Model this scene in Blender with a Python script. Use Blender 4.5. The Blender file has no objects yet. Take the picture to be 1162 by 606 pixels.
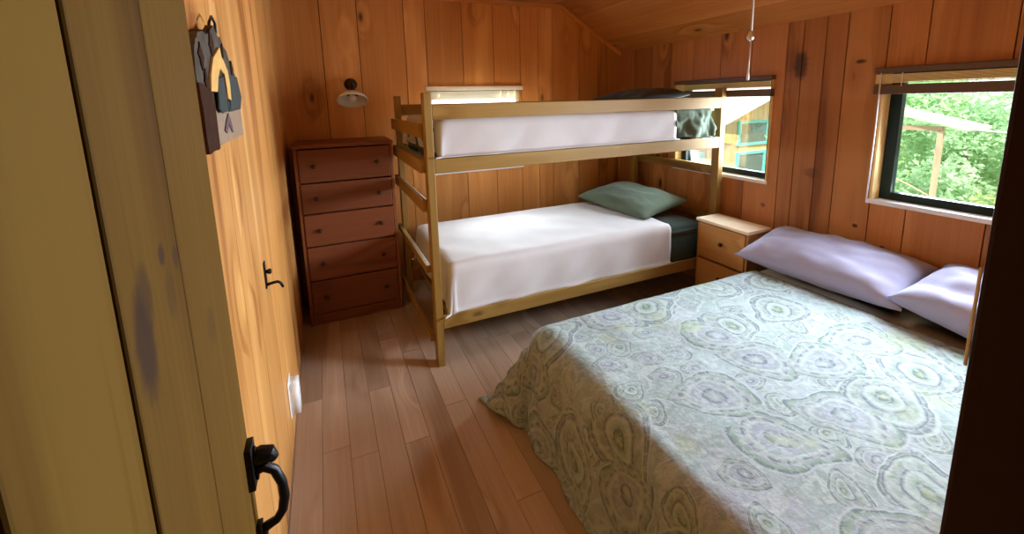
import bpy, bmesh, math, random
from mathutils import Vector, Matrix, Euler, noise
C = bpy.context.scene
COL = C.collection
R = math.radians
PI = math.pi

# ------------------------------------------------------------------ camera
YAW, PITCH, ROLL = 0.41578, -0.16597, -0.024515
fwd = Vector((math.sin(YAW)*math.cos(PITCH), math.cos(YAW)*math.cos(PITCH), math.sin(PITCH)))
rt = Vector((math.cos(YAW), -math.sin(YAW), 0)); up = rt.cross(fwd)
r2 = rt*math.cos(ROLL) + up*math.sin(ROLL); u2 = up*math.cos(ROLL) - rt*math.sin(ROLL)
cd = bpy.data.cameras.new('camera'); cam = bpy.data.objects.new('camera', cd); COL.objects.link(cam)
m = Matrix.Identity(4)
for i in range(3):
    m[i][0] = r2[i]; m[i][1] = u2[i]; m[i][2] = -fwd[i]
m[2][3] = 1.4049
cam.matrix_world = m
cd.sensor_fit = 'HORIZONTAL'; cd.sensor_width = 36.0
cd.lens = 482.545/1162*36
cd.shift_x = 0.0; cd.shift_y = -0.0936
cd.clip_start = 0.01; cd.clip_end = 200
C.camera = cam

# ------------------------------------------------------------------ world, lights, exposure
W_, D_, X0 = 2.544, 3.2535, -0.2264          # right wall, back wall, left wall
wd = bpy.data.worlds.new('world'); C.world = wd; wd.use_nodes = True
bg = wd.node_tree.nodes['Background']; bg.inputs[0].default_value = (0.93, 0.97, 1.0, 1); bg.inputs[1].default_value = 1.9
def area(name, loc, rot, sx, sy, energy, col, spread=180):
    l = bpy.data.lights.new(name, 'AREA'); l.shape = 'RECTANGLE'; l.size = sx; l.size_y = sy
    l.energy = energy; l.color = col; l.spread = R(spread)
    o = bpy.data.objects.new(name, l); o.location = loc; o.rotation_euler = rot; COL.objects.link(o); return o
area('daylight_window_one', (2.608, 0.815, 1.14), (0, R(82), 0), 0.50, 0.62, 58, (0.80, 0.90, 1.0), 125)
area('daylight_window_two', (2.608, 2.155, 1.14), (0, R(84), 0), 0.50, 0.66, 30, (0.82, 0.91, 1.0), 140)
area('daylight_window_three', (1.14, 3.335, 1.19), (R(-74), 0, 0), 0.70, 0.58, 32, (0.90, 0.95, 1.0), 130)
sl = bpy.data.lights.new('sun', 'SUN'); sl.energy = 7.0; sl.angle = R(2); sl.color = (1, .95, .86)
so = bpy.data.objects.new('sun', sl); so.rotation_euler = Vector((0.6, 0.5, -0.85)).to_track_quat('-Z', 'Y').to_euler(); COL.objects.link(so)
hall = bpy.data.lights.new('hall_fill', 'POINT'); hall.energy = 0.25; hall.shadow_soft_size = .12; hall.color = (1, .78, .5)  # unseen fill light added behind the camera, no real hall lamp
ho = bpy.data.objects.new('hall_fill', hall); ho.location = (0.1, -0.6, 2.0); COL.objects.link(ho)
vs = C.view_settings; vs.view_transform = 'Standard'; vs.look = 'None'; vs.exposure = 0.0; vs.gamma = 1.0; vs.use_curve_mapping = False
C.cycles.max_bounces = 10; C.cycles.diffuse_bounces = 6; C.cycles.transparent_max_bounces = 12
try:
    C.cycles.use_denoising = True
except Exception: pass

# ------------------------------------------------------------------ materials
class NT:
    def __init__(s, name):
        s.m = bpy.data.materials.new(name); s.m.use_nodes = True; s.t = s.m.node_tree; s.n = s.t.nodes
        s.b = s.n['Principled BSDF']; s.out = s.n['Material Output']
    def new(s, t, **kw):
        x = s.n.new(t)
        for k, v in kw.items(): setattr(x, k, v)
        return x
    def set(s, inp, v):
        if hasattr(v, 'links') or isinstance(v, bpy.types.NodeSocket): s.t.links.new(v, inp)
        else:
            if isinstance(v, (tuple, list)) and len(v) == 3 and inp.type == 'RGBA': v = (*v, 1)
            inp.default_value = v
    def math(s, op, a, b=0.0, c=0.0):
        x = s.new('ShaderNodeMath', operation=op); s.set(x.inputs[0], a); s.set(x.inputs[1], b); s.set(x.inputs[2], c); return x.outputs[0]
    def vmath(s, op, a, b=(0, 0, 0), scale=None):
        x = s.new('ShaderNodeVectorMath', operation=op); s.set(x.inputs[0], a); s.set(x.inputs[1], b)
        if scale is not None: s.set(x.inputs['Scale'], scale)
        return x.outputs['Value'] if op in ('LENGTH', 'DISTANCE', 'DOT_PRODUCT') else x.outputs[0]
    def noise(s, vec, scale=1, detail=4, rough=.55, dist=0):
        x = s.new('ShaderNodeTexNoise'); s.set(x.inputs['Vector'], vec); x.inputs['Scale'].default_value = scale
        x.inputs['Detail'].default_value = detail; x.inputs['Roughness'].default_value = rough; x.inputs['Distortion'].default_value = dist
        return x.outputs['Fac']
    def ramp(s, fac, stops, interp='LINEAR'):
        x = s.new('ShaderNodeValToRGB'); e = x.color_ramp.elements; x.color_ramp.interpolation = interp
        while len(e) < len(stops): e.new(.5)
        for el, (p, c) in zip(e, stops):
            el.position = p; el.color = (*c, 1) if len(c) == 3 else c
        s.set(x.inputs[0], fac); return x.outputs[0]
    def mix(s, f, a, b, blend='MIX'):
        x = s.new('ShaderNodeMix', data_type='RGBA', blend_type=blend); s.set(x.inputs[0], f); s.set(x.inputs[6], a); s.set(x.inputs[7], b); return x.outputs[2]
    def smooth(s, v, lo, hi):
        x = s.new('ShaderNodeMapRange', interpolation_type='SMOOTHSTEP'); s.set(x.inputs[0], v)
        x.inputs[1].default_value = lo; x.inputs[2].default_value = hi; return x.outputs[0]
    def bump(s, h, strength=.3, dist=.01):
        x = s.new('ShaderNodeBump'); x.inputs['Strength'].default_value = strength; x.inputs['Distance'].default_value = dist
        s.set(x.inputs['Height'], h); s.t.links.new(x.outputs[0], s.b.inputs['Normal'])
    def base(s, col, rough=.5, metal=0.0, spec=None):
        s.set(s.b.inputs['Base Color'], col); s.set(s.b.inputs['Roughness'], rough); s.b.inputs['Metallic'].default_value = metal
        if spec is not None: s.b.inputs['Specular IOR Level'].default_value = spec
        return s.m

def plain(name, col, rough=.5, metal=0.0, var=.12, scale=30, bump=0.0, spec=None):
    t = NT(name); tc = t.new('ShaderNodeTexCoord').outputs['Object']
    n = t.noise(tc, scale, 4)
    c = t.mix(n, tuple(x*(1-var) for x in col), tuple(min(1, x*(1+var)) for x in col))
    if bump: t.bump(n, bump, .004)
    return t.base(c, rough, metal, spec)

def wood(name, light, mid, dark, axis='z', knots=1.0, rough=.45, scale=1.0, extra=None, spec=.25, var=.42):
    t = NT(name)
    tc = t.new('ShaderNodeTexCoord').outputs['Object']
    at = t.new('ShaderNodeAttribute', attribute_name='tint').outputs['Fac']
    rnd = t.new('ShaderNodeObjectInfo').outputs['Random']
    seed = t.math('ADD', at, rnd)
    off = t.vmath('SCALE', (13.1, 7.7, 31.3), scale=seed)
    p = t.vmath('ADD', tc, off)
    k = 'xyz'.index(axis)
    sc = [7.0*scale]*3; sc[k] = .55*scale
    g = t.vmath('MULTIPLY', p, tuple(sc))
    ks = [5.2]*3; ks[k] = 2.3
    vor = t.new('ShaderNodeTexVoronoi'); t.set(vor.inputs['Vector'], t.vmath('MULTIPLY', p, tuple(ks))); vor.inputs['Scale'].default_value = 1.0
    sep = t.new('ShaderNodeSeparateColor'); t.t.links.new(vor.outputs['Color'], sep.inputs[0])
    keep = t.math('GREATER_THAN', sep.outputs[0], .62)
    kd = vor.outputs['Distance']
    bend = t.math('MULTIPLY', t.math('SUBTRACT', 1.0, t.smooth(kd, 0.0, .55)), keep)
    broad = t.noise(t.vmath('ADD', g, t.vmath('SCALE', (1, 1, 1), scale=t.math('MULTIPLY', bend, .6))), .6, 3, .5, .4)
    ring = t.math('ADD', t.math('MULTIPLY', t.math('SINE', t.math('MULTIPLY', t.math('ADD', broad, t.math('MULTIPLY', bend, .35)), 19.0)), .5), .5)
    fine_s = [90.0*scale]*3; fine_s[k] = 2.0*scale
    fine = t.noise(t.vmath('MULTIPLY', p, tuple(fine_s)), 1.0, 2)
    v = t.math('ADD', t.math('MULTIPLY', ring, .12), t.math('ADD', t.math('MULTIPLY', broad, .78), t.math('MULTIPLY', fine, .2)))
    col = t.ramp(v, [(.36, dark), (.52, mid), (.70, light)])
    # every board has its own tone
    wn = t.new('ShaderNodeTexWhiteNoise', noise_dimensions='1D'); t.set(wn.inputs['W'], t.math('MULTIPLY', seed, 97.3))
    tone = t.math('ADD', 1.0 - var*.5, t.math('MULTIPLY', wn.outputs['Value'], var))
    col = t.mix(1.0, col, t.vmath('SCALE', (1, 1, 1), scale=tone), 'MULTIPLY')
    if knots:
        kc = t.math('MULTIPLY', t.math('SUBTRACT', 1.0, t.smooth(kd, .045, .13)), t.math('MULTIPLY', keep, knots))
        col = t.mix(kc, col, tuple(x*.22 for x in dark))
    if extra:                                        # large single knots at known spots on this one thing
        for (c, rad, s) in extra:
            d = t.vmath('SUBTRACT', tc, c)
            d = t.vmath('MULTIPLY', d, tuple(1/x if x else 0.0 for x in rad))
            ln = t.math('ADD', t.vmath('LENGTH', d), t.math('MULTIPLY', t.math('SUBTRACT', t.noise(tc, 38, 3), .5), .7))
            f = t.math('MULTIPLY', t.math('SUBTRACT', 1.0, t.smooth(ln, .45, 1.05)), s)
            col = t.mix(f, col, (.035, .018, .012))
    t.bump(v, .15, .004)
    return t.base(col, rough, 0, spec)

PINE = ((.68, .33, .10), (.52, .22, .055), (.30, .105, .025))
M = {}
M['wall_wood'] = wood('pine_board_vertical', *PINE, 'z', rough=.42)
M['ceil_wood'] = wood('pine_board_ceiling', (.60, .27, .08), (.46, .18, .042), (.27, .09, .02), 'y', rough=.5)
M['wall_wood_knotty'] = wood('pine_board_right_shaded', (.50, .22, .07), (.38, .15, .045), (.22, .075, .02), 'z', rough=.42, extra=[  # same pine made darker: backlit shade put into the colour, plus real knots
    ((2.544, 1.615, 1.56), (.2, .05, .10), .8), ((2.544, 1.313, 1.555), (.2, .028, .014), .9), ((2.544, 1.259, .70), (.2, .016, .014), .95),
    ((2.544, 1.50, .95), (.2, .05, .04), .45), ((2.544, 1.13, .62), (.2, .014, .011), .8), ((2.544, 1.78, .70), (.2, .02, .016), .7)])
M['wall_wood_left'] = wood('pine_board_left_lit', (.82, .44, .145), (.60, .275, .075), (.30, .105, .026), 'z', rough=.42, knots=1.0, var=.35, scale=1.25)  # same pine made lighter: window light put into the colour
M['casing'] = wood('window_casing_wood', (.86, .66, .32), (.78, .55, .24), (.6, .38, .14), 'z', knots=0, rough=.35, var=.1)  # pale tan carries the daylight reflected onto the window reveals
M['dark_casing'] = wood('shade_dark_casing', (.05, .022, .014), (.035, .015, .010), (.02, .009, .006), 'z', knots=0, rough=.6, var=.1, spec=.15)  # near-black colour stands in for the unlit shade on the doorway casing
M['trim_x'] = wood('pine_trim_x', *PINE, 'x', knots=.3); M['trim_y'] = wood('pine_trim_y', *PINE, 'y', knots=.3)
M['gap'] = plain('dark_board_gap', (.03, .014, .007), .9)
M['door_wood'] = wood('pine_door_board', (.128, .068, .011), (.092, .044, .006), (.054, .022, .003), 'z', knots=.6, rough=.7, var=.10, scale=1.6, spec=.08, extra=[
    ((-.13, .366, 1.235), (.08, .020, .055), .85), ((-.13, .378, 1.268), (.08, .018, .03), .6), ((-.13, .423, 1.287), (.08, .008, .012), .8), ((-.13, .455, 1.275), (.08, .010, .014), .6),
    ((-.13, .43, 1.25), (.08, .014, .03), .3), ((-.13, .53, 1.17), (.08, .018, .026), .3)])
M['floor_wood'] = wood('floor_plank', (.46, .345, .26), (.37, .265, .19), (.27, .18, .12), 'y', knots=0, rough=.33, scale=1.3, var=.3, spec=.5)
for a in 'xyz':
    M['bunk_'+a] = wood('bunk_pine_'+a, (.36, .23, .070), (.28, .165, .040), (.18, .092, .020), a, knots=.8, rough=.45, scale=1.5, var=.2)
M['dresser'] = wood('dresser_wood', (.25, .09, .04), (.18, .058, .025), (.10, .03, .013), 'x', knots=.5, rough=.4, var=.2)
M['dresser_z'] = wood('dresser_side_wood', (.30, .115, .045), (.22, .075, .028), (.12, .036, .014), 'z', knots=.3, rough=.4, var=.2)
M['night_y'] = wood('nightstand_front_wood', (.62, .34, .12), (.5, .25, .075), (.34, .14, .04), 'y', knots=.4, rough=.4, var=.15)
M['night_z'] = wood('nightstand_side_wood', (.5, .25, .08), (.4, .18, .05), (.27, .1, .028), 'z', knots=.3, rough=.4, var=.15)
M['night_top'] = wood('nightstand_lit_top', (.95, .86, .68), (.9, .78, .58), (.78, .62, .42), 'y', knots=.2, rough=.25, var=.1)  # lighter than front and sides: window light painted into the top
M['iron'] = plain('black_iron', (.012, .011, .011), .38, .6, .3, 60, .2)
M['dark_knob'] = plain('dark_bronze', (.045, .022, .012), .4, .5)
M['chrome'] = plain('steel', (.6, .6, .6), .25, 1.0)
M['cord'] = plain('pull_cord_white', (.42, .33, .25), .5)
M['white_plastic'] = plain('white_plastic', (.82, .85, .86), .35, 0, .03)
M['frame_green'] = plain('dark_green_window_frame', (.006, .020, .019), .45, spec=.2)
M['sill_white'] = plain('white_sill', (.75, .78, .8), .4)
M['slat'] = None
def cloth_mat(name, col, var=.06, transl=0.0, weave=260, rough=.9, bump=.15):
    t = NT(name); tc = t.new('ShaderNodeTexCoord').outputs['Object']
    n = t.noise(tc, weave, 2); n2 = t.noise(tc, 9, 4)
    c = t.mix(n2, tuple(x*(1-var) for x in col), tuple(min(1, x*(1+var)) for x in col))
    t.bump(t.math('ADD', t.math('MULTIPLY', n, .4), n2), bump, .006)
    t.b.inputs['Sheen Weight'].default_value = .15
    return t.base(c, rough, 0, .2)
M['white_sheet'] = cloth_mat('white_cotton_blanket', (.58, .575, .60))
M['green_sheet'] = cloth_mat('dark_green_sheet', (.025, .045, .038), .2)
M['green_case'] = cloth_mat('grey_green_pillowcase', (.115, .165, .12), .12)
M['lav_case'] = cloth_mat('pale_lavender_pillowcase', (.36, .37, .54), .05)
M['tan_sheet'] = cloth_mat('tan_fitted_sheet', (.36, .24, .12), .1)
M['black_cloth'] = cloth_mat('dark_pillowcase', (.03, .035, .032), .2)
M['box_cloth'] = cloth_mat('box_spring_cloth', (.3, .26, .22), .1)
t = NT('white_blind_slat'); tr = t.new('ShaderNodeBsdfTranslucent'); tr.inputs[0].default_value = (.95, .92, .84, 1)
t.base(plain and (.86, .82, .74), .45); mx = t.new('ShaderNodeMixShader'); mx.inputs[0].default_value = .68
t.t.links.new(t.b.outputs[0], mx.inputs[1]); t.t.links.new(tr.outputs[0], mx.inputs[2]); t.t.links.new(mx.outputs[0], t.out.inputs[0]); M['slat'] = t.m
M['slat_tan'] = plain('tan_blind_slat', (.85, .68, .3), .45, 0, .1)
M['slat_brown'] = plain('brown_blind_rail', (.10, .055, .03), .5)
t = NT('window_glass'); tp = t.new('ShaderNodeBsdfTransparent'); tp.inputs[0].default_value = (.97, .99, .98, 1)
gl = t.new('ShaderNodeBsdfGlossy'); gl.inputs['Roughness'].default_value = .02
fr = t.new('ShaderNodeFresnel'); fr.inputs[0].default_value = 1.45
mx = t.new('ShaderNodeMixShader'); t.t.links.new(fr.outputs[0], mx.inputs[0]); t.t.links.new(tp.outputs[0], mx.inputs[1]); t.t.links.new(gl.outputs[0], mx.inputs[2])
t.t.links.new(mx.outputs[0], t.out.inputs[0]); M['glass'] = t.m

def paisley():
    t = NT('paisley_quilt'); uv = t.new('ShaderNodeUVMap', uv_map='cloth').outputs[0]
    wob = t.new('ShaderNodeTexNoise'); t.set(wob.inputs['Vector'], uv); wob.inputs['Scale'].default_value = 8; wob.inputs['Detail'].default_value = 2
    p = t.vmath('ADD', uv, t.vmath('SCALE', t.vmath('SUBTRACT', wob.outputs['Color'], (.5, .5, .5)), scale=.055))
    fine = t.noise(uv, 55, 3, .6); mid = t.noise(uv, 14, 3, .55, 1.0)
    ground = t.ramp(t.noise(uv, 2.6, 2), [(.36, (.46, .56, .52)), (.5, (.54, .62, .62)), (.64, (.60, .61, .68))])
    scroll = t.math('ABSOLUTE', t.math('SUBTRACT', t.noise(p, 7, 3, .55, 1.4), .5))
    ground = t.mix(t.math('MULTIPLY', t.math('SUBTRACT', 1.0, t.smooth(scroll, .01, .05)), .8), ground, (.74, .77, .77))
    ground = t.mix(t.math('MULTIPLY', t.smooth(mid, .54, .62), .5), ground, (.40, .50, .40))
    col = ground
    def layer(col, scale, size, seedoff, dens):
        q = t.vmath('ADD', t.vmath('SCALE', p, scale=scale), (seedoff, seedoff*.7, 0))
        v = t.new('ShaderNodeTexVoronoi', voronoi_dimensions='2D'); t.set(v.inputs['Vector'], q); v.inputs['Scale'].default_value = 1; v.inputs['Randomness'].default_value = .62
        loc = t.vmath('SUBTRACT', q, v.outputs['Position'])
        sp = t.new('ShaderNodeSeparateColor'); t.t.links.new(v.outputs['Color'], sp.inputs[0])
        vr = t.new('ShaderNodeVectorRotate', rotation_type='Z_AXIS'); t.set(vr.inputs['Vector'], loc)
        t.set(vr.inputs['Angle'], t.math('ADD', t.math('MULTIPLY', sp.outputs[0], 2.4), t.math('MULTIPLY', t.math('GREATER_THAN', sp.outputs[2], .5), 3.14)))
        sx = t.new('ShaderNodeSeparateXYZ'); t.t.links.new(vr.outputs[0], sx.inputs[0])
        x, y = sx.outputs[0], sx.outputs[1]
        # teardrop with a hooked tip: the width shrinks and the axis bends towards +y
        xb = t.math('SUBTRACT', x, t.math('MULTIPLY', t.math('MULTIPLY', t.math('MAXIMUM', y, 0.0), t.math('MAXIMUM', y, 0.0)), .7))
        xw = t.math('DIVIDE', xb, t.math('MAXIMUM', t.math('SUBTRACT', .82, t.math('MULTIPLY', y, .55)), .2))
        yy = t.math('MULTIPLY', y, .9)
        r = t.math('DIVIDE', t.math('SQRT', t.math('ADD', t.math('MULTIPLY', xw, xw), t.math('MULTIPLY', yy, yy))), size)
        keep = t.math('GREATER_THAN', sp.outputs[1], 1-dens)
        lines = (.24, .28, .30); pale = (.68, .74, .72); sage = (.42, .53, .42); grey = (.46, .50, .52); lime = (.56, .62, .32); lil = (.54, .54, .63)
        a = t.ramp(r, [(0, lime), (.16, lines), (.20, sage), (.36, pale), (.44, lines), (.47, grey), (.62, sage), (.72, pale), (.80, lines), (.83, grey), (.90, lines), (.94, pale)])
        b = t.ramp(r, [(0, pale), (.14, grey), (.24, lines), (.28, lil), (.46, grey), (.54, pale), (.66, lines), (.69, lil), (.8, sage), (.88, lines), (.92, pale), (.97, lil)])
        inner = t.mix(t.math('GREATER_THAN', sp.outputs[0], .5), a, b)
        ang = t.math('ARCTAN2', xw, yy)
        pet = t.math('MULTIPLY', t.smooth(t.math('SINE', t.math('MULTIPLY', ang, 13.0)), .1, .5), t.math('MULTIPLY', t.smooth(r, .5, .55), t.math('SUBTRACT', 1.0, t.smooth(r, .70, .75))))
        inner = t.mix(t.math('MULTIPLY', pet, .75), inner, (.62, .63, .60))
        mk = t.math('MULTIPLY', t.math('SUBTRACT', 1.0, t.smooth(r, .97, 1.0)), keep)
        return t.mix(mk, col, inner)
    col = layer(col, 8.0, .46, 3.3, .7)
    col = layer(col, 3.9, .56, 1.2, .92)
    col = t.mix(t.math('MULTIPLY', t.smooth(t.noise(uv, 42, 3, .65, .8), .46, .6), .5), col, (.74, .80, .79))
    col = t.mix(t.math('MULTIPLY', t.smooth(t.noise(uv, 4.2, 2), .6, .7), .4), col, (.56, .60, .28))
    t.bump(t.math('ADD', t.math('MULTIPLY', t.noise(uv, 34, 3), .8), t.math('MULTIPLY', fine, .5)), .3, .010)
    col = t.mix(1.0, col, (.46, .50, .52), 'MULTIPLY')
    return t.base(col, .85, 0, .15)
M['paisley'] = paisley()

# ------------------------------------------------------------------ mesh helpers
def obj(name, bm, mat, parent=None, smooth=False, bevel=0.0, mats=None):
    me = bpy.data.meshes.new(name); bmesh.ops.recalc_face_normals(bm, faces=bm.faces[:]); bm.to_mesh(me); bm.free()
    o = bpy.data.objects.new(name, me); COL.objects.link(o)
    for mm in (mats or [mat]): me.materials.append(mm)
    if parent: o.parent = parent
    if smooth: me.polygons.foreach_set('use_smooth', [True]*len(me.polygons))
    if bevel:
        b = o.modifiers.new('bevel', 'BEVEL'); b.width = bevel; b.segments = 2; b.limit_method = 'ANGLE'
    return o
def tag(o, label, cat, group=None, kind=None):
    o['label'] = label; o['category'] = cat
    if group: o['group'] = group
    if kind: o['kind'] = kind
    return o
def struct(o): o['kind'] = 'structure'; return o
def thing(name, label, cat, loc=(0, 0, 0), group=None, rot=(0, 0, 0)):
    o = bpy.data.objects.new(name, None); o.empty_display_size = .1; COL.objects.link(o); o.location = loc; o.rotation_euler = rot
    return tag(o, label, cat, group)
def box(bm, x0, x1, y0, y1, z0, z1, mi=0):
    vs_ = [bm.verts.new((x, y, z)) for x in (x0, x1) for y in (y0, y1) for z in (z0, z1)]
    fs = []
    for idx in ((0, 1, 3, 2), (4, 6, 7, 5), (0, 4, 5, 1), (2, 3, 7, 6), (0, 2, 6, 4), (1, 5, 7, 3)):
        f = bm.faces.new([vs_[i] for i in idx]); f.material_index = mi; fs.append(f)
    return fs
def hexa(bm, pts, mi=0):
    """box from 8 points ordered like box()"""
    vs_ = [bm.verts.new(p) for p in pts]
    for idx in ((0, 1, 3, 2), (4, 6, 7, 5), (0, 4, 5, 1), (2, 3, 7, 6), (0, 2, 6, 4), (1, 5, 7, 3)):
        bm.faces.new([vs_[i] for i in idx]).material_index = mi
def B(*a):
    bm = bmesh.new(); box(bm, *a); return bm
def tube(bm, pts, rad, seg=10, cap=True):
    pts = [Vector(p) for p in pts]; n = len(pts); rads = rad if isinstance(rad, (list, tuple)) else [rad]*n
    rings = []; prev = None
    for i, p in enumerate(pts):
        d = (pts[min(i+1, n-1)] - pts[max(i-1, 0)]).normalized()
        a = prev if prev is not None else (Vector((0, 0, 1)) if abs(d.z) < .9 else Vector((1, 0, 0)))
        s = d.cross(a).normalized(); a2 = s.cross(d).normalized(); prev = a2
        rings.append([bm.verts.new(p + (s*math.cos(k*2*PI/seg) + a2*math.sin(k*2*PI/seg))*rads[i]) for k in range(seg)])
    for a, b in zip(rings, rings[1:]):
        for k in range(seg): bm.faces.new((a[k], a[(k+1) % seg], b[(k+1) % seg], b[k]))
    if cap: bm.faces.new(rings[0][::-1]); bm.faces.new(rings[-1])
def T(pts, rad, seg=10):
    bm = bmesh.new(); tube(bm, pts, rad, seg); return bm
def lathe(prof, mat4=Matrix.Identity(4), seg=32, close=False):
    bm = bmesh.new(); rings = []
    for r, z in prof:
        rings.append([bm.verts.new(mat4 @ Vector((r*math.cos(k*2*PI/seg), r*math.sin(k*2*PI/seg), z))) for k in range(seg)] if r > 1e-6 else [bm.verts.new(mat4 @ Vector((0, 0, z)))])
    for a, b in zip(rings, rings[1:]):
        for k in range(seg):
            k2 = (k+1) % seg
            if len(a) == 1 and len(b) == 1: continue
            if len(a) == 1: bm.faces.new((a[0], b[k2], b[k]))
            elif len(b) == 1: bm.faces.new((a[k], a[k2], b[0]))
            else: bm.faces.new((a[k], a[k2], b[k2], b[k]))
    return bm
def extrude_poly(poly, axis, lo, hi):
    """poly: 2D points; axis 'x' gives (lo..hi, p0, p1)"""
    bm = bmesh.new()
    def P(v, p): return (v, p[0], p[1]) if axis == 'x' else ((p[0], v, p[1]) if axis == 'y' else (p[0], p[1], v))
    a = [bm.verts.new(P(lo, p)) for p in poly]; b = [bm.verts.new(P(hi, p)) for p in poly]
    bm.faces.new(a[::-1]); bm.faces.new(b)
    for i in range(len(poly)):
        j = (i+1) % len(poly); bm.faces.new((a[i], a[j], b[j], b[i]))
    bmesh.ops.triangulate(bm, faces=[f for f in bm.faces if len(f.verts) > 4])
    return bm
def rbox(x0, x1, y0, y1, z0, z1, r=.03, seg=4, wob=0.0, cuts=0, seed=0.0):
    bm = B(x0, x1, y0, y1, z0, z1)
    if cuts: bmesh.ops.subdivide_edges(bm, edges=bm.edges[:], cuts=cuts, use_grid_fill=True)
    sharp = [e for e in bm.edges if len(e.link_faces) == 2 and e.calc_face_angle(0) > .5]
    bmesh.ops.bevel(bm, geom=sharp, offset=r, segments=seg, affect='EDGES', profile=.5)
    if wob:
        for v in bm.verts:
            v.co += noise.noise_vector(v.co*7 + Vector((seed, seed, 0)))*wob
    return bm

def board_wall(name, plane, a0, a1, z0, z1, seams, holes, face, thick, back, mat, gap=.005, side=1, seed=0, bev=.004):
    """A wall of upright boards. plane 'x': boards spread along y at x=face; 'y': along x at y=face. side=+1: the wall body lies at larger coordinate."""
    bm = bmesh.new(); lay = bm.faces.layers.float.new('tint'); rn = random.Random(seed)
    def put(u0, u1, v0, v1, d0, d1, mi, tv, b=False):
        lo, hi = (face+d0, face+d1) if side > 0 else (face-d1, face-d0)
        n0 = len(bm.faces)
        fs = box(bm, lo, hi, u0, u1, v0, v1, mi) if plane == 'x' else box(bm, u0, u1, lo, hi, v0, v1, mi)
        for f in fs: f[lay] = tv
    def cut(u0, u1, d0, d1, mi, tv):
        hs = [h for h in holes if h[0] < u1 and h[1] > u0]
        us = sorted({u0, u1, *[min(max(h[k], u0), u1) for h in hs for k in (0, 1)]})
        for p, q in zip(us, us[1:]):
            if q-p < 1e-5: continue
            c = (p+q)/2; h = [h for h in hs if h[0] < c < h[1]]
            if not h: put(p, q, z0, z1, d0, d1, mi, tv)
            else:
                put(p, q, z0, h[0][2], d0, d1, mi, tv); put(p, q, h[0][3], z1, d0, d1, mi, tv)
    ed = [a0] + [s for s in seams if a0 < s < a1] + [a1]
    for p, q in zip(ed, ed[1:]): cut(p+gap/2, q-gap/2, 0, thick, 0, rn.random()*3)
    cut(a0, a1, thick*.55, back, 1, 0)
    return struct(obj(name, bm, None, mats=[mat, M['gap']]))

# ------------------------------------------------------------------ room shell
def seams(a, b, lo, hi, seed):
    r_ = random.Random(seed); s = []; x = a
    while x < b:
        x += r_.uniform(lo, hi); s.append(x)
    return s
WZ0, WZ1 = .845, 1.51
WA = (0.43, 1.208); WB = (1.765, 2.545); WC = (.745, 1.54)
board_wall('wall_right', 'x', .12, D_+.1, -.02, 2.4, [.33, .55, .78, 1.054, 1.205, 1.385, 1.49, 1.61, 1.70, 1.93, 2.16, 2.4, 2.62, 2.83, 3.05], [(*WA, WZ0, WZ1), (*WB, WZ0, WZ1)], W_, .022, .11, M['wall_wood_knotty'], side=1, seed=3)
board_wall('wall_back', 'y', X0-.12, W_+.02, -.02, 2.4, [.048, .287, .606, .762, 1.044, 1.30, 1.534, 1.70, 1.839, 2.103, 2.33], [(*WC, WZ0, 1.52)], D_, .022, .11, M['wall_wood'], side=1, seed=7)
board_wall('wall_left', 'x', -1.3, D_, -.02, 2.4, [-1.0, -.7, -.4, -.15, .1, .33, .6, .82, 1.02, 1.25, 1.44, 1.72, 1.95, 2.3, 2.62, 2.95], [], X0, .022, .11, M['wall_wood_left'], side=-1, seed=11, gap=.0025)
board_wall('wall_front', 'y', -.19, W_+.1, -.02, 2.4, [.62, .85, 1.1, 1.35, 1.6, 1.85, 2.1, 2.35], [(-.2, .42, -.03, 2.03)], .12, .022, .085, M['wall_wood'], side=-1, seed=5)
# hallway behind the camera
struct(obj('wall_hall', B(-.4, 1.3, -1.36, -1.3, -.02, 2.4), M['wall_wood'])); struct(obj('wall_hall_side', B(1.2, 1.26, -1.3, .035, -.02, 2.4), M['wall_wood']))
struct(obj('ceiling_hall', B(-.4, 1.3, -1.36, .04, 2.2, 2.26), M['ceil_wood']))
# floor planks
bm = bmesh.new(); lay = bm.faces.layers.float.new('tint'); rn = random.Random(4)
x = X0-.1
while x < W_+.1:
    w = .105; y = -1.35 + rn.random()*-.8
    while y < D_+.1:
        L = rn.uniform(.8, 1.3)
        for f in box(bm, x+.0008, x+w-.0008, max(y, -1.35)+.0008, min(y+L, D_+.1)-.0008, -.03, 0): f[lay] = rn.random()*3
        y += L
        if y < -1.35: y = -1.35
    x += w
for f in box(bm, X0-.1, W_+.1, -1.35, D_+.1, -.05, -.012, 1): f[lay] = 0
struct(obj('floor', bm, None, mats=[M['floor_wood'], M['gap']]))
# ceiling: flat part then the slope down to the right wall, boards running front to back
bm = bmesh.new(); lay = bm.faces.layers.float.new('tint'); rn = random.Random(9)
CX, CZ = 1.92, 2.18; SL = (1.81-2.18)/(W_-CX)
x = X0-.12; bounds = []
while x < CX-.01:
    x2 = min(x+.2, CX)
    n0 = len(bm.faces)
    for f in box(bm, x+.0015, x2-.0015, .04, D_+.05, CZ, CZ+.03): f[lay] = rn.random()*3
    x = x2
x = CX
while x < W_+.1:
    x2 = x+.155; z0 = CZ+SL*(x-CX); z1 = CZ+SL*(x2-CX); tv = rn.random()*3; g = .0015
    n0 = len(bm.faces)
    hexa(bm, [(xx, yy, zz+dz) for xx, zz in ((x+g, z0), (x2-g, z1)) for yy in (.04, D_+.05) for dz in (0, .03)])
    bm.faces.ensure_lookup_table()
    for f in bm.faces[n0:]: f[lay] = tv
    x = x2
for f in box(bm, X0-.12, CX+.1, .04, D_+.05, CZ+.024, CZ+.1, 1): f[lay] = 0
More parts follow.
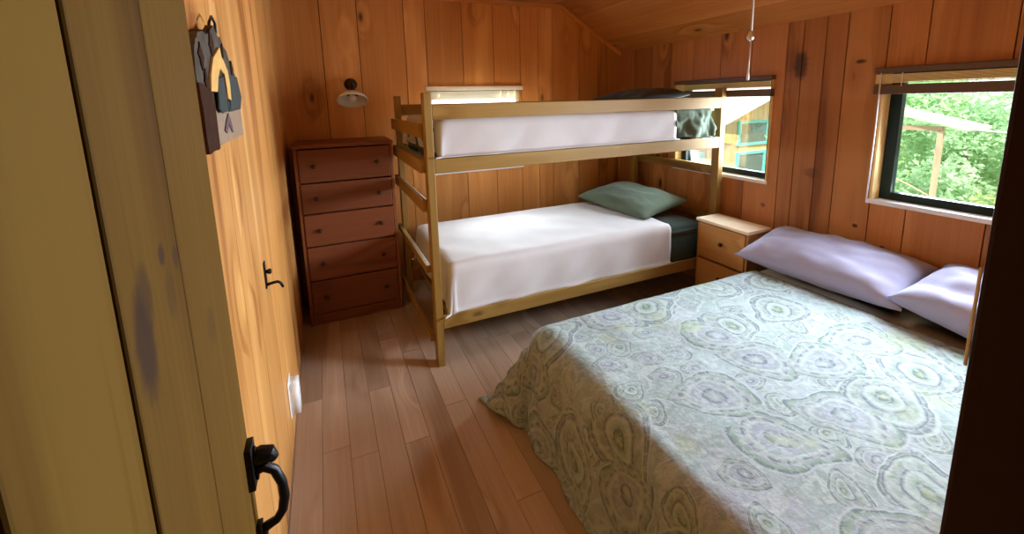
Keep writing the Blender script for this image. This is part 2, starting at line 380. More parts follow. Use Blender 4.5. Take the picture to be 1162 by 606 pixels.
hexa(bm, [(xx, yy, zz+dz) for xx, zz in ((CX, CZ), (W_+.14, CZ+SL*(W_+.14-CX))) for yy in (.04, D_+.05) for dz in (.024, .1)], 1)
struct(obj('ceiling', bm, None, mats=[M['ceil_wood'], M['gap']]))
struct(obj('trim_1', B(X0, CX, D_-.016, D_, CZ-.035, CZ), M['trim_x'], bevel=.003))
bm = bmesh.new(); hexa(bm, [(xx, yy, zz+dz) for xx, zz in ((CX, CZ), (W_, CZ+SL*(W_-CX))) for yy in (D_-.016, D_) for dz in (-.035, 0)])
struct(obj('trim_2', bm, M['trim_x'], bevel=.003))

# windows: casing lining, dark green frame, pane, sill
def window_x(n, y0, y1):
    bm = bmesh.new(); z0, z1 = WZ0, WZ1
    for a in ((y0, y0+.012), (y1-.012, y1)): box(bm, W_-.006, W_+.105, a[0], a[1], z0, z1)
    box(bm, W_-.006, W_+.105, y0+.012, y1-.012, z1-.012, z1)
    r = struct(obj('window_%d' % n, bm, M['casing'], bevel=.002))
    bm = bmesh.new(); fx0, fx1 = W_+.055, W_+.095; w = .048
    a0, a1 = y0+.012, y1-.012; b0, b1 = z0+.014, z1-.012
    box(bm, fx0, fx1, a0, a0+w, b0, b1); box(bm, fx0, fx1, a1-w, a1, b0, b1); box(bm, fx0, fx1, a0+w, a1-w, b0, b0+w*.8); box(bm, fx0, fx1, a0+w, a1-w, b1-w, b1)
    obj('frame', bm, M['frame_green'], r, bevel=.003)
    obj('pane', B(W_+.073, W_+.077, a0+w, a1-w, b0+w*.8, b1-w), M['glass'], r)
    obj('sill', B(W_-.012, W_+.105, y0-.006, y1+.006, z0-.008, z0+.014), M['sill_white'], r, bevel=.003)
window_x(1, *WA); window_x(2, *WB)
bm = bmesh.new()
for a in ((WC[0], WC[0]+.012), (WC[1]-.012, WC[1])): box(bm, a[0], a[1], D_-.006, D_+.105, WZ0, 1.52)
box(bm, WC[0]+.012, WC[1]-.012, D_-.006, D_+.105, 1.508, 1.52)
r = struct(obj('window_3', bm, M['trim_x'], bevel=.002))
bm = bmesh.new(); a0, a1, b0, b1, w = WC[0]+.012, WC[1]-.012, WZ0+.014, 1.508, .048
for q in ((a0, a0+w, b0, b1), (a1-w, a1, b0, b1), (a0+w, a1-w, b0, b0+w), (a0+w, a1-w, b1-w, b1)): box(bm, q[0], q[1], D_+.055, D_+.095, q[2], q[3])
obj('frame', bm, M['frame_green'], r, bevel=.003)
obj('pane', B(a0+w, a1-w, D_+.073, D_+.077, b0+w, b1-w), M['glass'], r)
obj('sill', B(WC[0]-.006, WC[1]+.006, D_-.012, D_+.105, WZ0-.008, WZ0+.014), M['sill_white'], r, bevel=.003)

# blinds
def blind_raised(y0, y1, label, wand):
    t_ = thing('window_blind', label, 'blind', (W_-.018, (y0+y1)/2, 1.5), 'raised slat blinds')
    h = (y1-y0)/2
    obj('headrail', B(-.018, .022, -h, h, -.012, .016), M['slat_brown'], t_, bevel=.003)
    bm = bmesh.new()
    for k in range(9):
        z = -.018 - k*.0048
        box(bm, -.013, .017, -h+.006, h-.006, z-.0028, z)
    obj('slats', bm, M['slat_tan'], t_)
    obj('bottom_rail', B(-.016, .02, -h, h, -.112, -.066), M['slat_brown'], t_, bevel=.004)
    if wand:
        obj('wand', T([(-.022, h-.03, -.01), (-.024, h-.032, -.3), (-.026, h-.03, -.655)], .0035, 8), M['white_plastic'], t_, True)
        for yy in (-h*.6, h*.72): obj('lift_cord', T([(-.0165, yy, -.012), (-.0165, yy, -.075)], .0022, 6), M['white_plastic'], t_)
    return t_
blind_raised(WA[0]+.002, WA[1]+.022, 'raised tan slat blind with white wand above the bed pillows', True)
blind_raised(WB[0]-.006, WB[1]+.0, 'raised tan slat blind behind the right end of the bunk bed', False)
t_ = thing('window_blind', 'lowered white slat blind glowing behind the upper bunk', 'blind', (1.14, D_-.012, 1.5))
hw = (WC[1]-WC[0])/2
obj('headrail', B(-hw-.005, hw+.005, -.016, .018, -.014, .018), M['slat'], t_, bevel=.003)
bm = bmesh.new()
for k in range(11):
    z = -.032 - k*.0255; a = R(72); hy, hz = .0135*math.cos(a), .0135*math.sin(a)
    pts = []
    for xx in (-hw+.014, hw-.014):
        for s_ in (-1, 1):
            for tt in (-.0006, .0006): pts.append((xx, s_*hy+.03, z+s_*hz+tt))
    hexa(bm, pts)
obj('slats', bm, M['slat'], t_)
for xx in (-hw*.75, hw*.55, hw*.72, hw*.86):
    obj('ladder_tape', T([(xx, .012, -.014), (xx, .012, -.312)], .0035 if xx > 0 else .002, 6), M['slat_tan'], t_)
obj('bottom_rail', B(-hw+.014, hw-.014, .012, .048, -.33, -.312), M['slat'], t_, bevel=.003)

# ------------------------------------------------------------------ open door on the left
dr = bmesh.new(); lay = dr.faces.layers.float.new('tint')
for i, (a, b) in enumerate(((.045, .215), (.215, .337), (.337, .465), (.465, .618))):
    g0, g1 = (.0035, .0035) if i < 2 else ((.0035, .0008) if i == 2 else (.0008, .0035))
    n0 = len(dr.faces); box(dr, -.17, -.13, a+g0, b-g1, .012, 2.0)
    dr.faces.ensure_lookup_table()
    for f in dr.faces[n0:]: f[lay] = .37*i+.2
box(dr, -.165, -.137, .05, .614, .02, 1.99)
d = struct(obj('door_1', dr, M['door_wood'], bevel=.002))
bm = bmesh.new(); hy = .597
box(bm, -.13, -.122, hy-.014, hy+.014, .905, .965)
tube(bm, [(-.126, hy, .943), (-.114, hy, .945), (-.104, hy, .943), (-.098, hy-.0, .934)], [.011, .012, .011, .006])
for k in range(2): tube(bm, [(-.122, hy, .955-.04*k), (-.119, hy, .955-.04*k)], .005, 8)
tube(bm, [(-.125, hy, .924), (-.112, hy, .927), (-.101, hy, .917), (-.094, hy, .895), (-.093, hy, .872), (-.097, hy, .852), (-.105, hy, .84), (-.118, hy, .835), (-.123, hy, .832), (-.1245, hy, .81)], [.008, .0075, .0065, .0065, .007, .0065, .006, .0065, .007, .0055], 10)
box(bm, -.13, -.123, hy-.009, hy+.009, .805, .842)
obj('door_handle', bm, M['iron'], d, True, .002)
for z in (.3, 1.7):
    bm = bmesh.new(); tube(bm, [(-.125, .05, z-.05), (-.125, .05, z+.05)], .007); box(bm, -.13, -.127, .05, .2, z-.02, z+.02); obj('hinge', bm, M['iron'], d)
# door casing on the latch side with the catch
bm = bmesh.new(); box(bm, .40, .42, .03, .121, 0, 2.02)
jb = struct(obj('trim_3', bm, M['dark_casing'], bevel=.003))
bm = bmesh.new(); box(bm, .3992, .4005, .1203, .1224, 1.212, 1.285)
obj('door_catch', bm, M['night_top'], jb, bevel=.002)

# ------------------------------------------------------------------ bunk bed
bk = thing('bunk_bed', 'pine bunk bed with white blankets against the back wall', 'bunk bed', (0, 0, 0))
XL, XR, YF, YB = .455, 2.505, 2.065, 2.985
PT = 1.45
for nm, xa, xb, ya, yb in (('a', XL, XL+.04, YF, YF+.06), ('b', XR-.045, XR, YF, YF+.06), ('c', XL, XL+.04, YB-.06, YB), ('d', XR-.045, XR, YB-.06, YB)):
    obj('post', B(xa, xb, ya, yb, 0, PT), M['bunk_z'], bk, bevel=.004)
xi, xo = XL+.04, XR-.045
for z0, z1, nm in ((1.318, 1.391, 'guard_rail'), (1.05, 1.123, 'side_rail'), (.214, .287, 'side_rail')):
    obj(nm, B(xi, xo, YF, YF+.022, z0, z1), M['bunk_x'], bk, bevel=.003)
    obj(nm, B(xi, xo, YB-.022, YB, z0, z1), M['bunk_x'], bk, bevel=.003)
for xa, xb in ((XL-.024, XL), (XR, XR+.024)):
    for z0, z1 in ((1.23, 1.30), (1.05, 1.12), (.85, .915), (.52, .56), (.13, .165)):
        obj('end_rail', B(xa, xb, YF+.05, YB+.015, z0, z1), M['bunk_y'], bk, bevel=.003)
for z in (1.065, .225):
    for k in range(10):
        xx = xi+.06 + k*.2
        obj('bed_slat', B(xx, xx+.07, YF+.022, YB-.022, z-.012, z+.004), M['bunk_y'], bk)
# mattresses
def mattress(x0, x1, z0, z1, label):
    t_ = thing('mattress', label, 'mattress', ((x0+x1)/2, (YF+YB)/2, z0), 'bunk mattresses')
    hx, hy_ = (x1-x0)/2, (YB-YF)/2-.04
    bm = rbox(-hx, hx, -hy_, hy_, 0, z1-z0, .045, 4, .006, 6, z0*9)
    obj('fitted_sheet', bm, M['green_sheet'], t_, True)
    bm = bmesh.new()
    pts = [(-hx, -hy_-.003), (hx, -hy_-.003)]
    tube(bm, [(-hx+.03, -hy_-.001, .03), (hx-.03, -hy_-.001, .03)], .005, 6)
    obj('piping', bm, M['green_sheet'], t_)
    return t_
mattress(.555, 2.40, .231, .53, 'green sheeted mattress on the lower bunk under a white blanket')
mattress(.52, 2.38, 1.071, 1.305, 'green sheeted mattress on the upper bunk behind the guard rail')

def drape(name, x0, x1, y0, y1, top, oL=0, oR=0, oN=0, oF=0, step=.022, rad=.035, flare=.10, cflare=.45, cshrink=.22, floor=.004, mat=None, wav=.008, rough=.004, seed=0., thick=.006, hem=.0, crump=0.0):
    """cloth laid over a box top, hanging past each edge"""
    bm = bmesh.new(); uvl = bm.loops.layers.uv.new('cloth')
    if oL: x0 += rad; oL += rad*.57
    if oR: x1 -= rad; oR += rad*.57
    if oN: y0 += rad; oN += rad*.57
    if oF: y1 -= rad; oF += rad*.57
    n = max(2, round((x1-x0+oL+oR)/step)); mth = max(2, round((y1-y0+oN+oF)/step))
    grid = []; par = {}
    for i in range(n+1):
        u = x0-oL + (x1-x0+oL+oR)*i/n; row = []
        for j in range(mth+1):
            v = y0-oN + (y1-y0+oN+oF)*j/mth
            sx = -1 if u < x0 else (1 if u > x1 else 0); sy = -1 if v < y0 else (1 if v > y1 else 0)
            a = max(0, x0-u, u-x1); b = max(0, y0-v, v-y1)
            cx, cy = min(max(u, x0), x1), min(max(v, y0), y1)
            L = math.hypot(a, b)
            if L > 1e-6:
                c = 2*a*b/(L*L); dx, dy = sx*a/L, sy*b/L
                hv = 1 + hem*(noise.noise(Vector((u*3.1+seed, v*3.1, 2.2))))
                Le = L*(1-cshrink*c)*hv
                arc = rad*PI/2
                if Le < arc:
                    th = Le/rad; out = rad*math.sin(th); dn = rad*(1-math.cos(th))
                else:
                    k = flare + c*cflare; rest = Le-arc; cs = 1/math.sqrt(1+k*k)
                    out = rad + rest*k*cs; dn = rad + rest*cs
                lim = top-floor
                if dn > lim: out += (dn-lim)*.8; dn = lim
                s_ = u*1.0 + v*1.0
                w_ = wav*min(1, dn/.15)*(math.sin((u*dy*dy+v*dx*dx)*19+seed) + .6*math.sin((u-v)*31+seed*2))
                out += w_ + crump*min(1, dn/.06)*(noise.noise(Vector((u*16+v*9, v*7-u*5, seed))) + .6*noise.noise(Vector((u*30, v*22, seed))))
                p = Vector((cx+dx*out, cy+dy*out, top-dn))
            else:
                p = Vector((cx, cy, top))
            p += Vector((0, 0, 1))*noise.noise(Vector((u*6+seed, v*6, seed)))*rough*(1 if L < 1e-6 else .2)
            p.z = max(p.z, floor)
            row.append(bm.verts.new(p)); par[row[-1]] = (u, v)
        grid.append(row)
    for i in range(n):
        for j in range(mth):
            f = bm.faces.new((grid[i][j], grid[i+1][j], grid[i+1][j+1], grid[i][j+1]))
            for lp in f.loops: lp[uvl].uv = par[lp.vert]
    o = obj(name, bm, mat, None, True)
    s_ = o.modifiers.new('solid', 'SOLIDIFY'); s_.thickness = thick; s_.offset = 1
    return o
b = drape('blanket', .545, 2.085, YF+.03, YB-.04, .548, oL=.24, oN=.275, oF=.2, mat=M['white_sheet'], flare=.02, cflare=.12, cshrink=.12, wav=.004, rough=.01, seed=2.1, floor=.283, hem=.06, thick=.005)
tag(b, 'white cotton blanket spread over the lower bunk mattress', 'blanket')
b = drape('blanket', .525, 2.09, YF+.03, YB-.04, 1.318, oL=.17, oN=.24, oF=.17, mat=M['white_sheet'], flare=.01, cflare=.1, cshrink=.12, wav=.003, rough=.006, seed=5.3, floor=1.128, thick=.005)
tag(b, 'white cotton blanket tucked behind the upper bunk guard rail', 'blanket')
b = drape('blanket', 2.085, 2.42, YF+.03, YB-.1, 1.326, oR=.12, oN=.22, oF=.1, mat=M['green_case'], flare=.03, cflare=.1, cshrink=.1, wav=.016, rough=.03, seed=8.7, floor=1.125, hem=.35, thick=.006, step=.009, crump=.022)
tag(b, 'rumpled green blanket hanging at the head of the upper bunk', 'blanket')

def pillow(name, label, w, l, h, loc, rot, mat, seed=0., group=None, wr=.012, n=34):
    bm = bmesh.new(); top = []; bot = []
    for i in range(n+1):
        u = -1+2*i/n; rt_, rb_ = [], []
        for j in range(n+1):
            v = -1+2*j/n
            k = ((1-abs(u)**2.6)*(1-abs(v)**2.6))
            t_ = h/2*max(k, 0)**.48
            x = w/2*u*(1-.07*(1-v*v)*abs(u)**3 ) ; y = l/2*v*(1-.07*(1-u*u)*abs(v)**3)
            p = Vector((x, y, 0)); nz = noise.noise(Vector((x*9+seed, y*9, seed)))*wr + noise.noise(Vector((x*22+seed, y*14, seed+3)))*wr*.35
            edge = min(1, k*3)
            sag = -.25*h*max(0, 0)
            a = bm.verts.new((x, y, t_ + nz*edge)); rt_.append(a)
            if i in (0, n) or j in (0, n): rb_.append(a)
            else: rb_.append(bm.verts.new((x, y, -t_*.75 + nz*.4*edge)))
        top.append(rt_); bot.append(rb_)
    for i in range(n):
        for j in range(n):
            bm.faces.new((top[i][j], top[i+1][j], top[i+1][j+1], top[i][j+1]))
            q = (bot[i][j], bot[i][j+1], bot[i+1][j+1], bot[i+1][j])
            if len(set(q)) == 4:
                try: bm.faces.new(q)
                except ValueError: pass
    o = obj(name, bm, mat, None, True)
    o.location = loc; o.rotation_euler = rot
    return tag(o, label, 'pillow', group)
pillow('pillow', 'grey green pillow lying on the lower bunk', .50, .72, .15, (2.17, 2.62, .615), (R(3), R(-7), R(8)), M['green_case'], 1.3)
pillow('pillow', 'dark pillow on the upper bunk below the raised blind', .44, .66, .12, (2.22, 2.62, 1.40), (0, R(-4), R(-3)), M['black_cloth'], 4.3)

# ------------------------------------------------------------------ dresser
ds = thing('dresser', 'tall dark red-brown wooden dresser in the back left corner', 'dresser', (.115, 2.834, 0))
hw, dp, H = .29, .395, 1.166
bm = bmesh.new()
box(bm, -hw, -hw+.02, .008, dp, .0, H-.022); box(bm, hw-.02, hw, .008, dp, 0, H-.022); box(bm, -hw+.02, hw-.02, dp-.012, dp, .04, H-.022)
box(bm, -hw+.02, hw-.02, .02, dp-.012, .07, .085)
obj('body', bm, M['dresser_z'], ds, bevel=.003)
obj('top', B(-hw-.008, hw+.008, -.008, dp, H-.022, H), M['dresser'], ds, bevel=.004)
obj('plinth', B(-hw+.02, hw-.02, .012, .03, 0, .07), M['dresser'], ds, bevel=.003)
zb = [.075, .3, .525, .735, .93, 1.14]
for z0, z1 in zip(zb, zb[1:]):
    dw = obj('drawer', B(-hw+.022, hw-.022, 0, .34, z0+.004, z1-.004), M['dresser'], ds, bevel=.005)
    for s_ in (-1, 1):
        kx = s_*.185
        bm = lathe([(0, -.026), (.010, -.025), (.014, -.018), (.009, -.009), (.006, 0)], Matrix.Translation((kx, 0, (z0+z1)/2)) @ Matrix.Rotation(R(-90), 4, 'X') @ Matrix.Scale(-1, 4, (0, 0, 1)) @ Matrix.Scale(-1, 4, (0, 0, 1)), 16)
        obj('knob', bm, M['dark_knob'], dw, True)

# ------------------------------------------------------------------ wall lamp over the dresser
lp = thing('wall_lamp', 'small bell shaded lamp on the back wall above the dresser', 'lamp', (.21, D_, 1.5))
obj('wall_plate', lathe([(0, -.02), (.022, -.018), (.04, -.008), (.043, 0)], Matrix.Translation((0, 0, .04)) @ Matrix.Rotation(R(-90), 4, 'X') @ Matrix.Rotation(0, 4, 'X'), 24), M['dark_knob'], lp, True)
obj('arm', T([(0, 0, .04), (0, -.05, .055), (0, -.09, .065), (0, -.118, .06), (0, -.13, .04), (0, -.133, .02)], .007), M['dark_knob'], lp, True)
mt = Matrix.Translation((-.002, -.136, .02)) @ Matrix.Rotation(R(-26), 4, 'X') @ Matrix.Rotation(R(3), 4, 'Y')
obj('socket', lathe([(0, .02), (.016, .018), (.018, 0), (.02, -.025), (.03, -.045), (.042, -.055), (.0, -.058)], mt, 24), M['dark_knob'], lp, True)
obj('shade', lathe([(.036, -.046), (.05, -.052), (.072, -.066), (.092, -.088), (.1, -.108), (.097, -.108), (.088, -.09), (.069, -.07), (.049, -.057), (.036, -.051)], mt, 40), plain('milky_glass_shade', (.72, .74, .68), .2, 0, .05), lp, True)
obj('bulb', lathe([(.012, -.058), (.016, -.066), (.026, -.08), (.026, -.092), (.016, -.104), (0, -.108)], mt, 20), M['white_plastic'], lp, True)

# ------------------------------------------------------------------ nightstand
ns = thing('nightstand', 'small pine nightstand with daylit pale top between the beds', 'nightstand', (2.364, 1.853, 0))
obj('body', (lambda bm: (box(bm, -.092,   .098, -.188, -.173, 0, .572), box(bm, -.092, .098, .173, .188, 0, .572), box(bm, .088, .098, -.173, .173, .03, .572), bm)[-1])(bmesh.new()), M['night_z'], ns, bevel=.003)
obj('top', B(-.104, .104, -.195, .195, .571, .592), M['night_top'], ns, bevel=.005)
obj('plinth', B(-.09, -.075, -.173, .173, 0, .06), M['night_y'], ns, bevel=.003)
for z0, z1, kz in ((.328, .566, .46), (.065, .32, .225)):
    dw = obj('drawer', B(-.099, .085, -.171, .171, z0+.003, z1-.003), M['night_y'], ns, bevel=.005)
    obj('knob', lathe([(0, .024), (.010, .023), (.015, .016), (.009, .008), (.006, 0)], Matrix.Translation((-.099, -.012, kz)) @ Matrix.Rotation(R(-90), 4, 'Y'), 16), M['dark_knob'], dw, True)

# ------------------------------------------------------------------ double bed
db = thing('double_bed', 'low double bed with its head against the window wall', 'bed', (1.63, .88, 0))
obj('box_spring', rbox(-.82, .86, -.53, .62, .09, .23, .02, 3), M['box_cloth'], db, True)
obj('mattress', rbox(-.83, .90, -.54, .635, .23, .418, .075, 5), M['tan_sheet'], db, True)
for sx in (-.76, .8):
    for sy in (-.48, .04, .56): obj('leg', lathe([(0, 0), (.022, 0), (.026, .02), (.02, .09), (0, .09)], Matrix.Translation((sx, sy, 0)), 14), M['iron'], db, True)
b = drape('coverlet', .735, 2.13, .30, 1.565, .432, oL=.45, oN=.38, oF=.45, mat=M['paisley'], flare=.12, cflare=.52, cshrink=.16, wav=.010, rough=.008, seed=.7, rad=.085, step=.02, thick=.008)
tag(b, 'pale green and grey paisley coverlet hanging to the floor', 'coverlet')
pillow('pillow', 'long pale lavender pillow beside the nightstand', .40, .78, .21, (2.335, 1.26, .535), (R(0), R(-14), R(2)), M['lav_case'], 2.2, 'lavender pillows on the double bed', .018)
p2 = pillow('pillow', 'rumpled lavender pillow at the doorway side of the double bed', .40, .66, .21, (2.318, .575, .54), (R(6), R(-14), R(-6)), M['lav_case'], 7.2, 'lavender pillows on the double bed', .026)

# ------------------------------------------------------------------ things on the left wall
XP = X0
pl = thing('wall_plaque', 'bark edged house shaped plaque with teal panels on left wall', 'wall plaque', (XP, 1.17, 1.32))
bark = plain('grey_bark', (.075, .062, .05), .9, 0, .75, 26, .8, spec=.1); slab = plain('pale_weathered_wood', (.27, .19, .13), .8, 0, .25, 25, .3, spec=.1)
cream = plain('cream_bark', (.60, .36, .12), .8, 0, .2, 30, .3, spec=.1); teal = plain('slate_teal_paint', (.032, .042, .042), .6, 0, .2, 20, spec=.15); plum = plain('plum_paint', (.09, .045, .06), .7)
brown = plain('dark_plaque_edge', (.035, .014, .007), .8, 0, .3, 30, .5, spec=.1)
rn = random.Random(6)
def jag(pts, amp, n=5):
    out = []
    for (a, b_), (c_, d_) in zip(pts, pts[1:]+pts[:1]):
        for k in range(n):
            f = k/n; out.append((a+(c_-a)*f + rn.uniform(-amp, amp), b_+(d_-b_)*f + rn.uniform(-amp, amp)))
    return out
sh = lambda pts: [(y-1.17, z-1.32) for y, z in pts]
obj('backing', extrude_poly(sh([(.93, 1.325), (1.40, 1.325), (1.40, 1.432), (1.345, 1.48), (1.24, 1.545), (1.14, 1.57), (1.0, 1.545), (.945, 1.52), (.93, 1.43)]), 'x', 0, .016), brown, pl, bevel=.002)
obj('bark_slab', extrude_poly(jag(sh([(.935, 1.44), (1.06, 1.44), (1.12, 1.47), (1.2, 1.44), (1.39, 1.43), (1.345, 1.478), (1.24, 1.548), (1.145, 1.573), (.995, 1.54), (.95, 1.52)]), .007), 'x', .016, .03), bark, pl)
for by, bz, br in ((.985, 1.50, .02), (1.09, 1.535, .022), (1.0, 1.455, .016), (1.29, 1.50, .016), (1.2, 1.535, .014)):
    obj('bark_knot', extrude_poly(jag(sh([(by-br, bz), (by, bz+br*1.3), (by+br, bz), (by, bz-br*1.3)]), .004, 3), 'x', .028, .0325), brown, pl)
obj('base_board', extrude_poly(sh([(1.0, 1.322), (1.40, 1.328), (1.395, 1.43), (1.01, 1.437)]), 'x', .016, .024), slab, pl, bevel=.002)
obj('edge_board', extrude_poly(jag(sh([(.932, 1.320), (1.03, 1.322), (1.035, 1.437), (.932, 1.45)]), .004), 'x', .016, .034), brown, pl, bevel=.002)
obj('birch_strip', extrude_poly(sh([(1.147, 1.535), (1.07, 1.505), (1.03, 1.47), (1.012, 1.436), (1.068, 1.436), (1.09, 1.465), (1.125, 1.488), (1.165, 1.478), (1.172, 1.425), (1.205, 1.42), (1.213, 1.455), (1.205, 1.49), (1.175, 1.508), (1.155, 1.515)]), 'x', .03, .036), cream, pl, bevel=.002)
obj('teal_panel', extrude_poly(sh([(1.097, 1.465), (1.16, 1.474), (1.168, 1.395), (1.105, 1.391), (1.075, 1.402)]), 'x', .03, .034), teal, pl, bevel=.002)
obj('teal_panel', extrude_poly(sh([(1.216, 1.482), (1.335, 1.482), (1.37, 1.43), (1.335, 1.398), (1.18, 1.393), (1.175, 1.42), (1.207, 1.418), (1.218, 1.45)]), 'x', .03, .034), teal, pl, bevel=.002)
obj('leaf_mark', extrude_poly(sh([(1.204, 1.39), (1.225, 1.372), (1.242, 1.342), (1.226, 1.344), (1.2, 1.366), (1.165, 1.345), (1.143, 1.352), (1.175, 1.375)]), 'x', .024, .0265), plum, pl)
obj('hanging_wire', T([(.02, -.03, .245), (.022, -.02, .268), (.022, .01, .285), (.022, .04, .276), (.02, .05, .255), (.02, .0, .25)], .003, 8), M['iron'], pl, True)
hk = thing('coat_hook', 'black iron hook on the left wall between door handle and dresser', 'hook', (X0, 1.62, .805)); hk.scale = (.72, .72, .72)
bm = B(0, .006, -.02, .02, -.03, .10)
obj('back_plate', bm, M['iron'], hk, bevel=.002)
obj('arm', T([(.004, 0, -.015), (.03, .005, -.012), (.05, .01, -.012), (.062, .012, -.022), (.07, .012, -.045)], [.008, .007, .007, .007, .006]), M['iron'], hk, True)
obj('knob', lathe([(0, .026), (.010, .024), (.014, .016), (.009, .006), (.006, 0)], Matrix.Translation((.006, 0, .05)) @ Matrix.Rotation(R(90), 4, 'Y'), 16), M['iron'], hk, True)
ou = thing('night_light', 'small white plug-in box low on the left wall', 'night light', (X0, 1.86, .20))
obj('wall_cover', B(0, .006, -.045, .045, -.08, .08), M['white_plastic'], ou, bevel=.003)
obj('housing', rbox(.006, .04, -.035, .035, -.065, .065, .008, 3), M['white_plastic'], ou, True)

# ------------------------------------------------------------------ pull cord from the ceiling
pc = thing('pull_cord', 'thin pull cord with a bead hanging in front of the windows', 'pull cord', (1.6, 1.225, 0))
obj('ceiling_eye', lathe([(0, CZ), (.02, CZ), (.018, CZ-.012), (.006, CZ-.02), (0, CZ-.02)], seg=16), M['chrome'], pc, True)
obj('chain', T([(0, 0, CZ-.01), (0, -.002, 1.65)], .0042, 8), M['cord'], pc, True)
obj('bead', lathe([(0, 1.655), (.008, 1.652), (.012, 1.642), (.014, 1.63), (.009, 1.618), (0, 1.615)], seg=14), M['chrome'], pc, True)
obj('string', T([(0, -.002, 1.62), (0, 0, 1.49)], .0028, 8), M['cord'], pc, True)
obj('pendant', lathe([(0, 1.505), (.003, 1.503), (.004, 1.485), (.006, 1.470), (.005, 1.462), (0, 1.46)], seg=14), M['white_plastic'], pc, True)

# ------------------------------------------------------------------ outside
GZ = -1.7
struct(obj('ground', B(2.9, 60, -30, 60, GZ-.2, GZ), plain('grass_ground', (.22, .30, .10), .95, 0, .4, 3)))
turq = plain('turquoise_paint', (.16, .58, .58), .5, 0, .05); sid = wood('orange_siding', (.88, .56, .33), (.80, .47, .25), (.66, .35, .17), 'z', knots=0, rough=.7, var=.15)
cb = thing('cabin', 'orange wooden cabin with turquoise window frames across the yard', 'cabin', (0, 0, 0))
ze = lambda x: .75+(x-10.873)*.364
bm = bmesh.new(); lay = bm.faces.layers.float.new('tint'); x = 8.9; rn = random.Random(3)
while x < 17.1:
    x2 = x+.26; n0 = len(bm.faces)
    z0_, z1_ = (ze(min(x, 26-x)), ze(min(x2, 26-x2)))
    hexa(bm, [(xx, yy, zz) for xx, zt in ((x+.006, z0_), (x2-.006, z1_)) for yy in (9.0, 9.04) for zz in (GZ, zt)])
    bm.faces.ensure_lookup_table(); tv = rn.random()*3
    for f in bm.faces[n0:]: f[lay] = tv
    x = x2
hexa(bm, [(xx, yy, zz) for xx, zt in ((8.92, ze(8.92)), (13, ze(13))) for yy in (9.03, 14) for zz in (GZ, zt)])
hexa(bm, [(xx, yy, zz) for xx, zt in ((13, ze(13)), (17.1, ze(8.9))) for yy in (9.03, 14) for zz in (GZ, zt)])
obj('wall', bm, sid, cb)
bm = bmesh.new()
for xa, xb in ((8.3, 13.0), (13.0, 17.7)):
    za, zb_ = (ze(xa), ze(xb)) if xa < 13 else (ze(13), ze(8.3))
    hexa(bm, [(xx, yy, zz+dz) for xx, zz in ((xa, za), (xb, zb_)) for yy in (8.6, 14.3) for dz in (0.02, .14)])
obj('roof', bm, plain('pale_roof', (.8, .8, .78), .6, 0, .05), cb)
bm = bmesh.new()
for xa, xb in ((8.3, 13.0), (13.0, 17.7)):
    za, zb_ = (ze(xa), ze(xb)) if xa < 13 else (ze(13), ze(8.3))
    hexa(bm, [(xx, yy, zz+dz) for xx, zz in ((xa, za), (xb, zb_)) for yy in (8.55, 8.6) for dz in (-.02, .3)])
obj('rake_board', bm, M['sill_white'], cb)
dkglass = plain('reflective_pane', (.12, .16, .16), .2, 0, .6, 5)
for xa, xb, z0_, z1_ in ((11.44, 12.86, -.15, .61), (11.44, 12.78, -1.1, -.34), (9.35, 10.1, -1.0, -.25)):
    bm = bmesh.new(); w = .12
    for q in ((xa, xa+w, z0_, z1_), (xb-w, xb, z0_, z1_), (xa+w, xb-w, z0_, z0_+w*.7), (xa+w, xb-w, z1_-w*.7, z1_)): box(bm, q[0], q[1], 8.95, 9.0, q[2], q[3])
    f = obj('window', bm, turq, cb)
    obj('pane', B(xa+w, xb-w, 8.98, 8.995, z0_+w*.7, z1_-w*.7), dkglass if xa > 11 else plain('red_curtain', (.5, .06, .06), .8), f)
# open porch seen past the beds' window
po = thing('porch', 'open porch roof on a thin wooden post among the trees', 'porch', (0, 0, 0))
pw = wood('porch_wood', (.62, .46, .33), (.55, .38, .26), (.42, .27, .17), 'y', knots=0, var=.1); pwz = wood('porch_post_wood', (.62, .46, .33), (.55, .38, .26), (.42, .27, .17), 'z', knots=0, var=.1)
bm = bmesh.new(); hexa(bm, [(xx, yy, zz+dz) for xx in (6.9, 7.5) for yy, zz in ((2.38, .915), (4.6, 1.48)) for dz in (0, .035)])
obj('roof', bm, plain('pinkish_roofing', (.66, .52, .45), .7), po)
obj('beam', B(6.97, 7.03, 2.64, 4.5, .895, .95), pw, po)
for yy in (2.63, 4.4): obj('post', B(6.97, 7.02, yy, yy+.05, GZ, .9), pwz, po)
obj('brace', T([(7.0, 2.66, .05), (7.0, 2.9, .17), (7.0, 4.4, .8)], .012, 6), pwz, po)
cbk = obj('cable', T([(7.0, 2.4, .93), (7.0, 1.9, .895), (7.0, 1.2, .88), (7.0, -.5, .95), (7.0, -4, 1.2)], .012, 6), M['sill_white']); tag(cbk, 'thin white cable strung from the porch roof', 'cable')
def leafmat(name, a, b):
    t = NT(name); tc = t.new('ShaderNodeTexCoord').outputs['Object']
    c = t.ramp(t.noise(tc, 1.6, 4), [(.3, a), (.7, b)]); t.base(c, .6)
    tr = t.new('ShaderNodeBsdfTranslucent'); t.t.links.new(c, tr.inputs[0]); mx = t.new('ShaderNodeMixShader'); mx.inputs[0].default_value = .45
    t.t.links.new(t.b.outputs[0], mx.inputs[1]); t.t.links.new(tr.outputs[0], mx.inputs[2]); t.t.links.new(mx.outputs[0], t.out.inputs[0]); return t.m
LM = [leafmat('leaf_fresh', (.38, .64, .34), (.70, .88, .60)), leafmat('leaf_mid', (.32, .58, .32), (.62, .82, .56)), leafmat('leaf_yellow', (.42, .58, .18), (.74, .84, .42))]
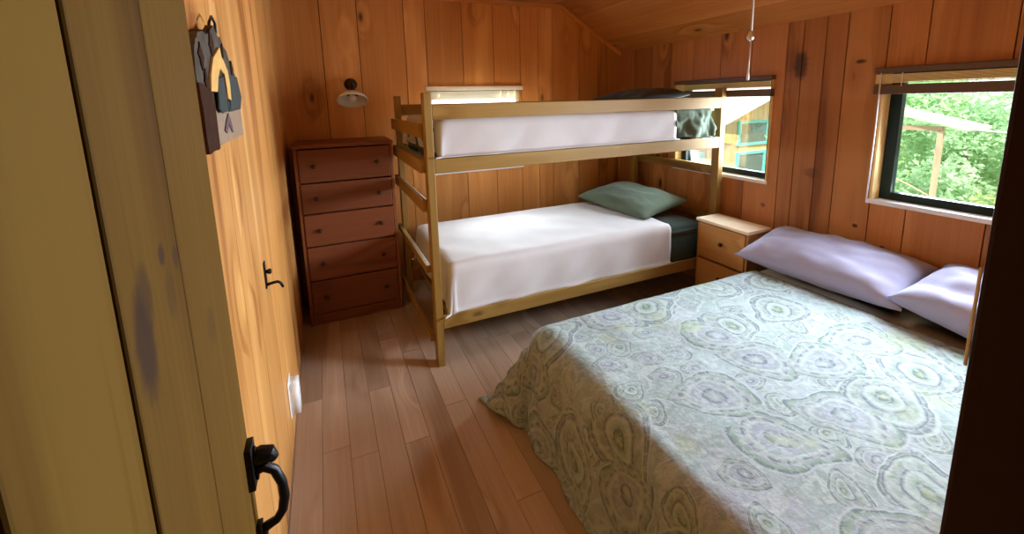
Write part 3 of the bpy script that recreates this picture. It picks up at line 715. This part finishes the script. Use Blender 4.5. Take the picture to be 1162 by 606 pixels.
trunkm = plain('tree_bark', (.16, .12, .09), .9, 0, .4, 12, .6)
def tree(x, y, h, r, label, mi, seed, n=5200, name='leafy_tree', base=.15):
    t_ = thing(name, label, 'tree', (x, y, GZ), 'leafy trees outside the windows')
    rn = random.Random(seed)
    bm = bmesh.new(); tube(bm, [(0, 0, 0), (.05, .03, h*.4), (-.03, .05, h*.75)], [.09, .06, .02], 8)
    obj('trunk', bm, trunkm, t_, True)
    bm = bmesh.new(); cl = []
    for k in range(26):
        a = rn.random()*6.28; rr = r*math.sqrt(rn.random()); zz = h*(base+.9*(1-base)*rn.random()); f = math.sqrt(max(.08, 1-((zz/h-.5)/.58)**2))
        cl.append((Vector((math.cos(a)*rr*f, math.sin(a)*rr*f, zz)), r*rn.uniform(.25, .42)))
    for k in range(n):
        c, s = cl[rn.randrange(len(cl))]
        d_ = Vector((rn.gauss(0, 1), rn.gauss(0, 1), rn.gauss(0, .8))).normalized()*s*rn.random()**.4
        p = c+d_; L = rn.uniform(.07, .14)
        ax = Vector((rn.gauss(0, 1), rn.gauss(0, 1), rn.gauss(-.3, .7))).normalized(); sd = ax.orthogonal().normalized(); sd.rotate(Matrix.Rotation(rn.random()*6.28, 3, ax)); nm = ax.cross(sd)*L*.12
        v0 = bm.verts.new(p); v1 = bm.verts.new(p+ax*L*.5+sd*L*.3+nm); v2 = bm.verts.new(p+ax*L); v3 = bm.verts.new(p+ax*L*.5-sd*L*.3+nm)
        bm.faces.new((v0, v1, v2)); bm.faces.new((v0, v2, v3))
    obj('crown', bm, LM[mi], t_)
tree(9.2, 3.1, 2.9, 1.0, 'mid green leafy tree right behind the porch post', 1, 1)
tree(9.6, 4.9, 4.0, 1.2, 'tall fresh green tree left of the porch seen past the window frame', 0, 2)
tree(10.6, 3.9, 3.6, 1.2, 'fresh green tree rising above the porch roof', 0, 3)
tree(8.6, 2.0, 2.0, .8, 'low yellow green bush tree at the right of the porch', 2, 4, base=.02)
tree(10.8, 2.2, 3.0, 1.2, 'mid green tree beyond the end of the cable', 1, 5)
tree(12.6, 5.6, 4.2, 1.5, 'farther mid green tree between cabin and porch', 1, 6, 2600)
tree(8.2, 3.0, 1.5, .7, 'low fresh green shrub in front of the porch brace', 0, 7, 3000, 'leafy_shrub', .02)
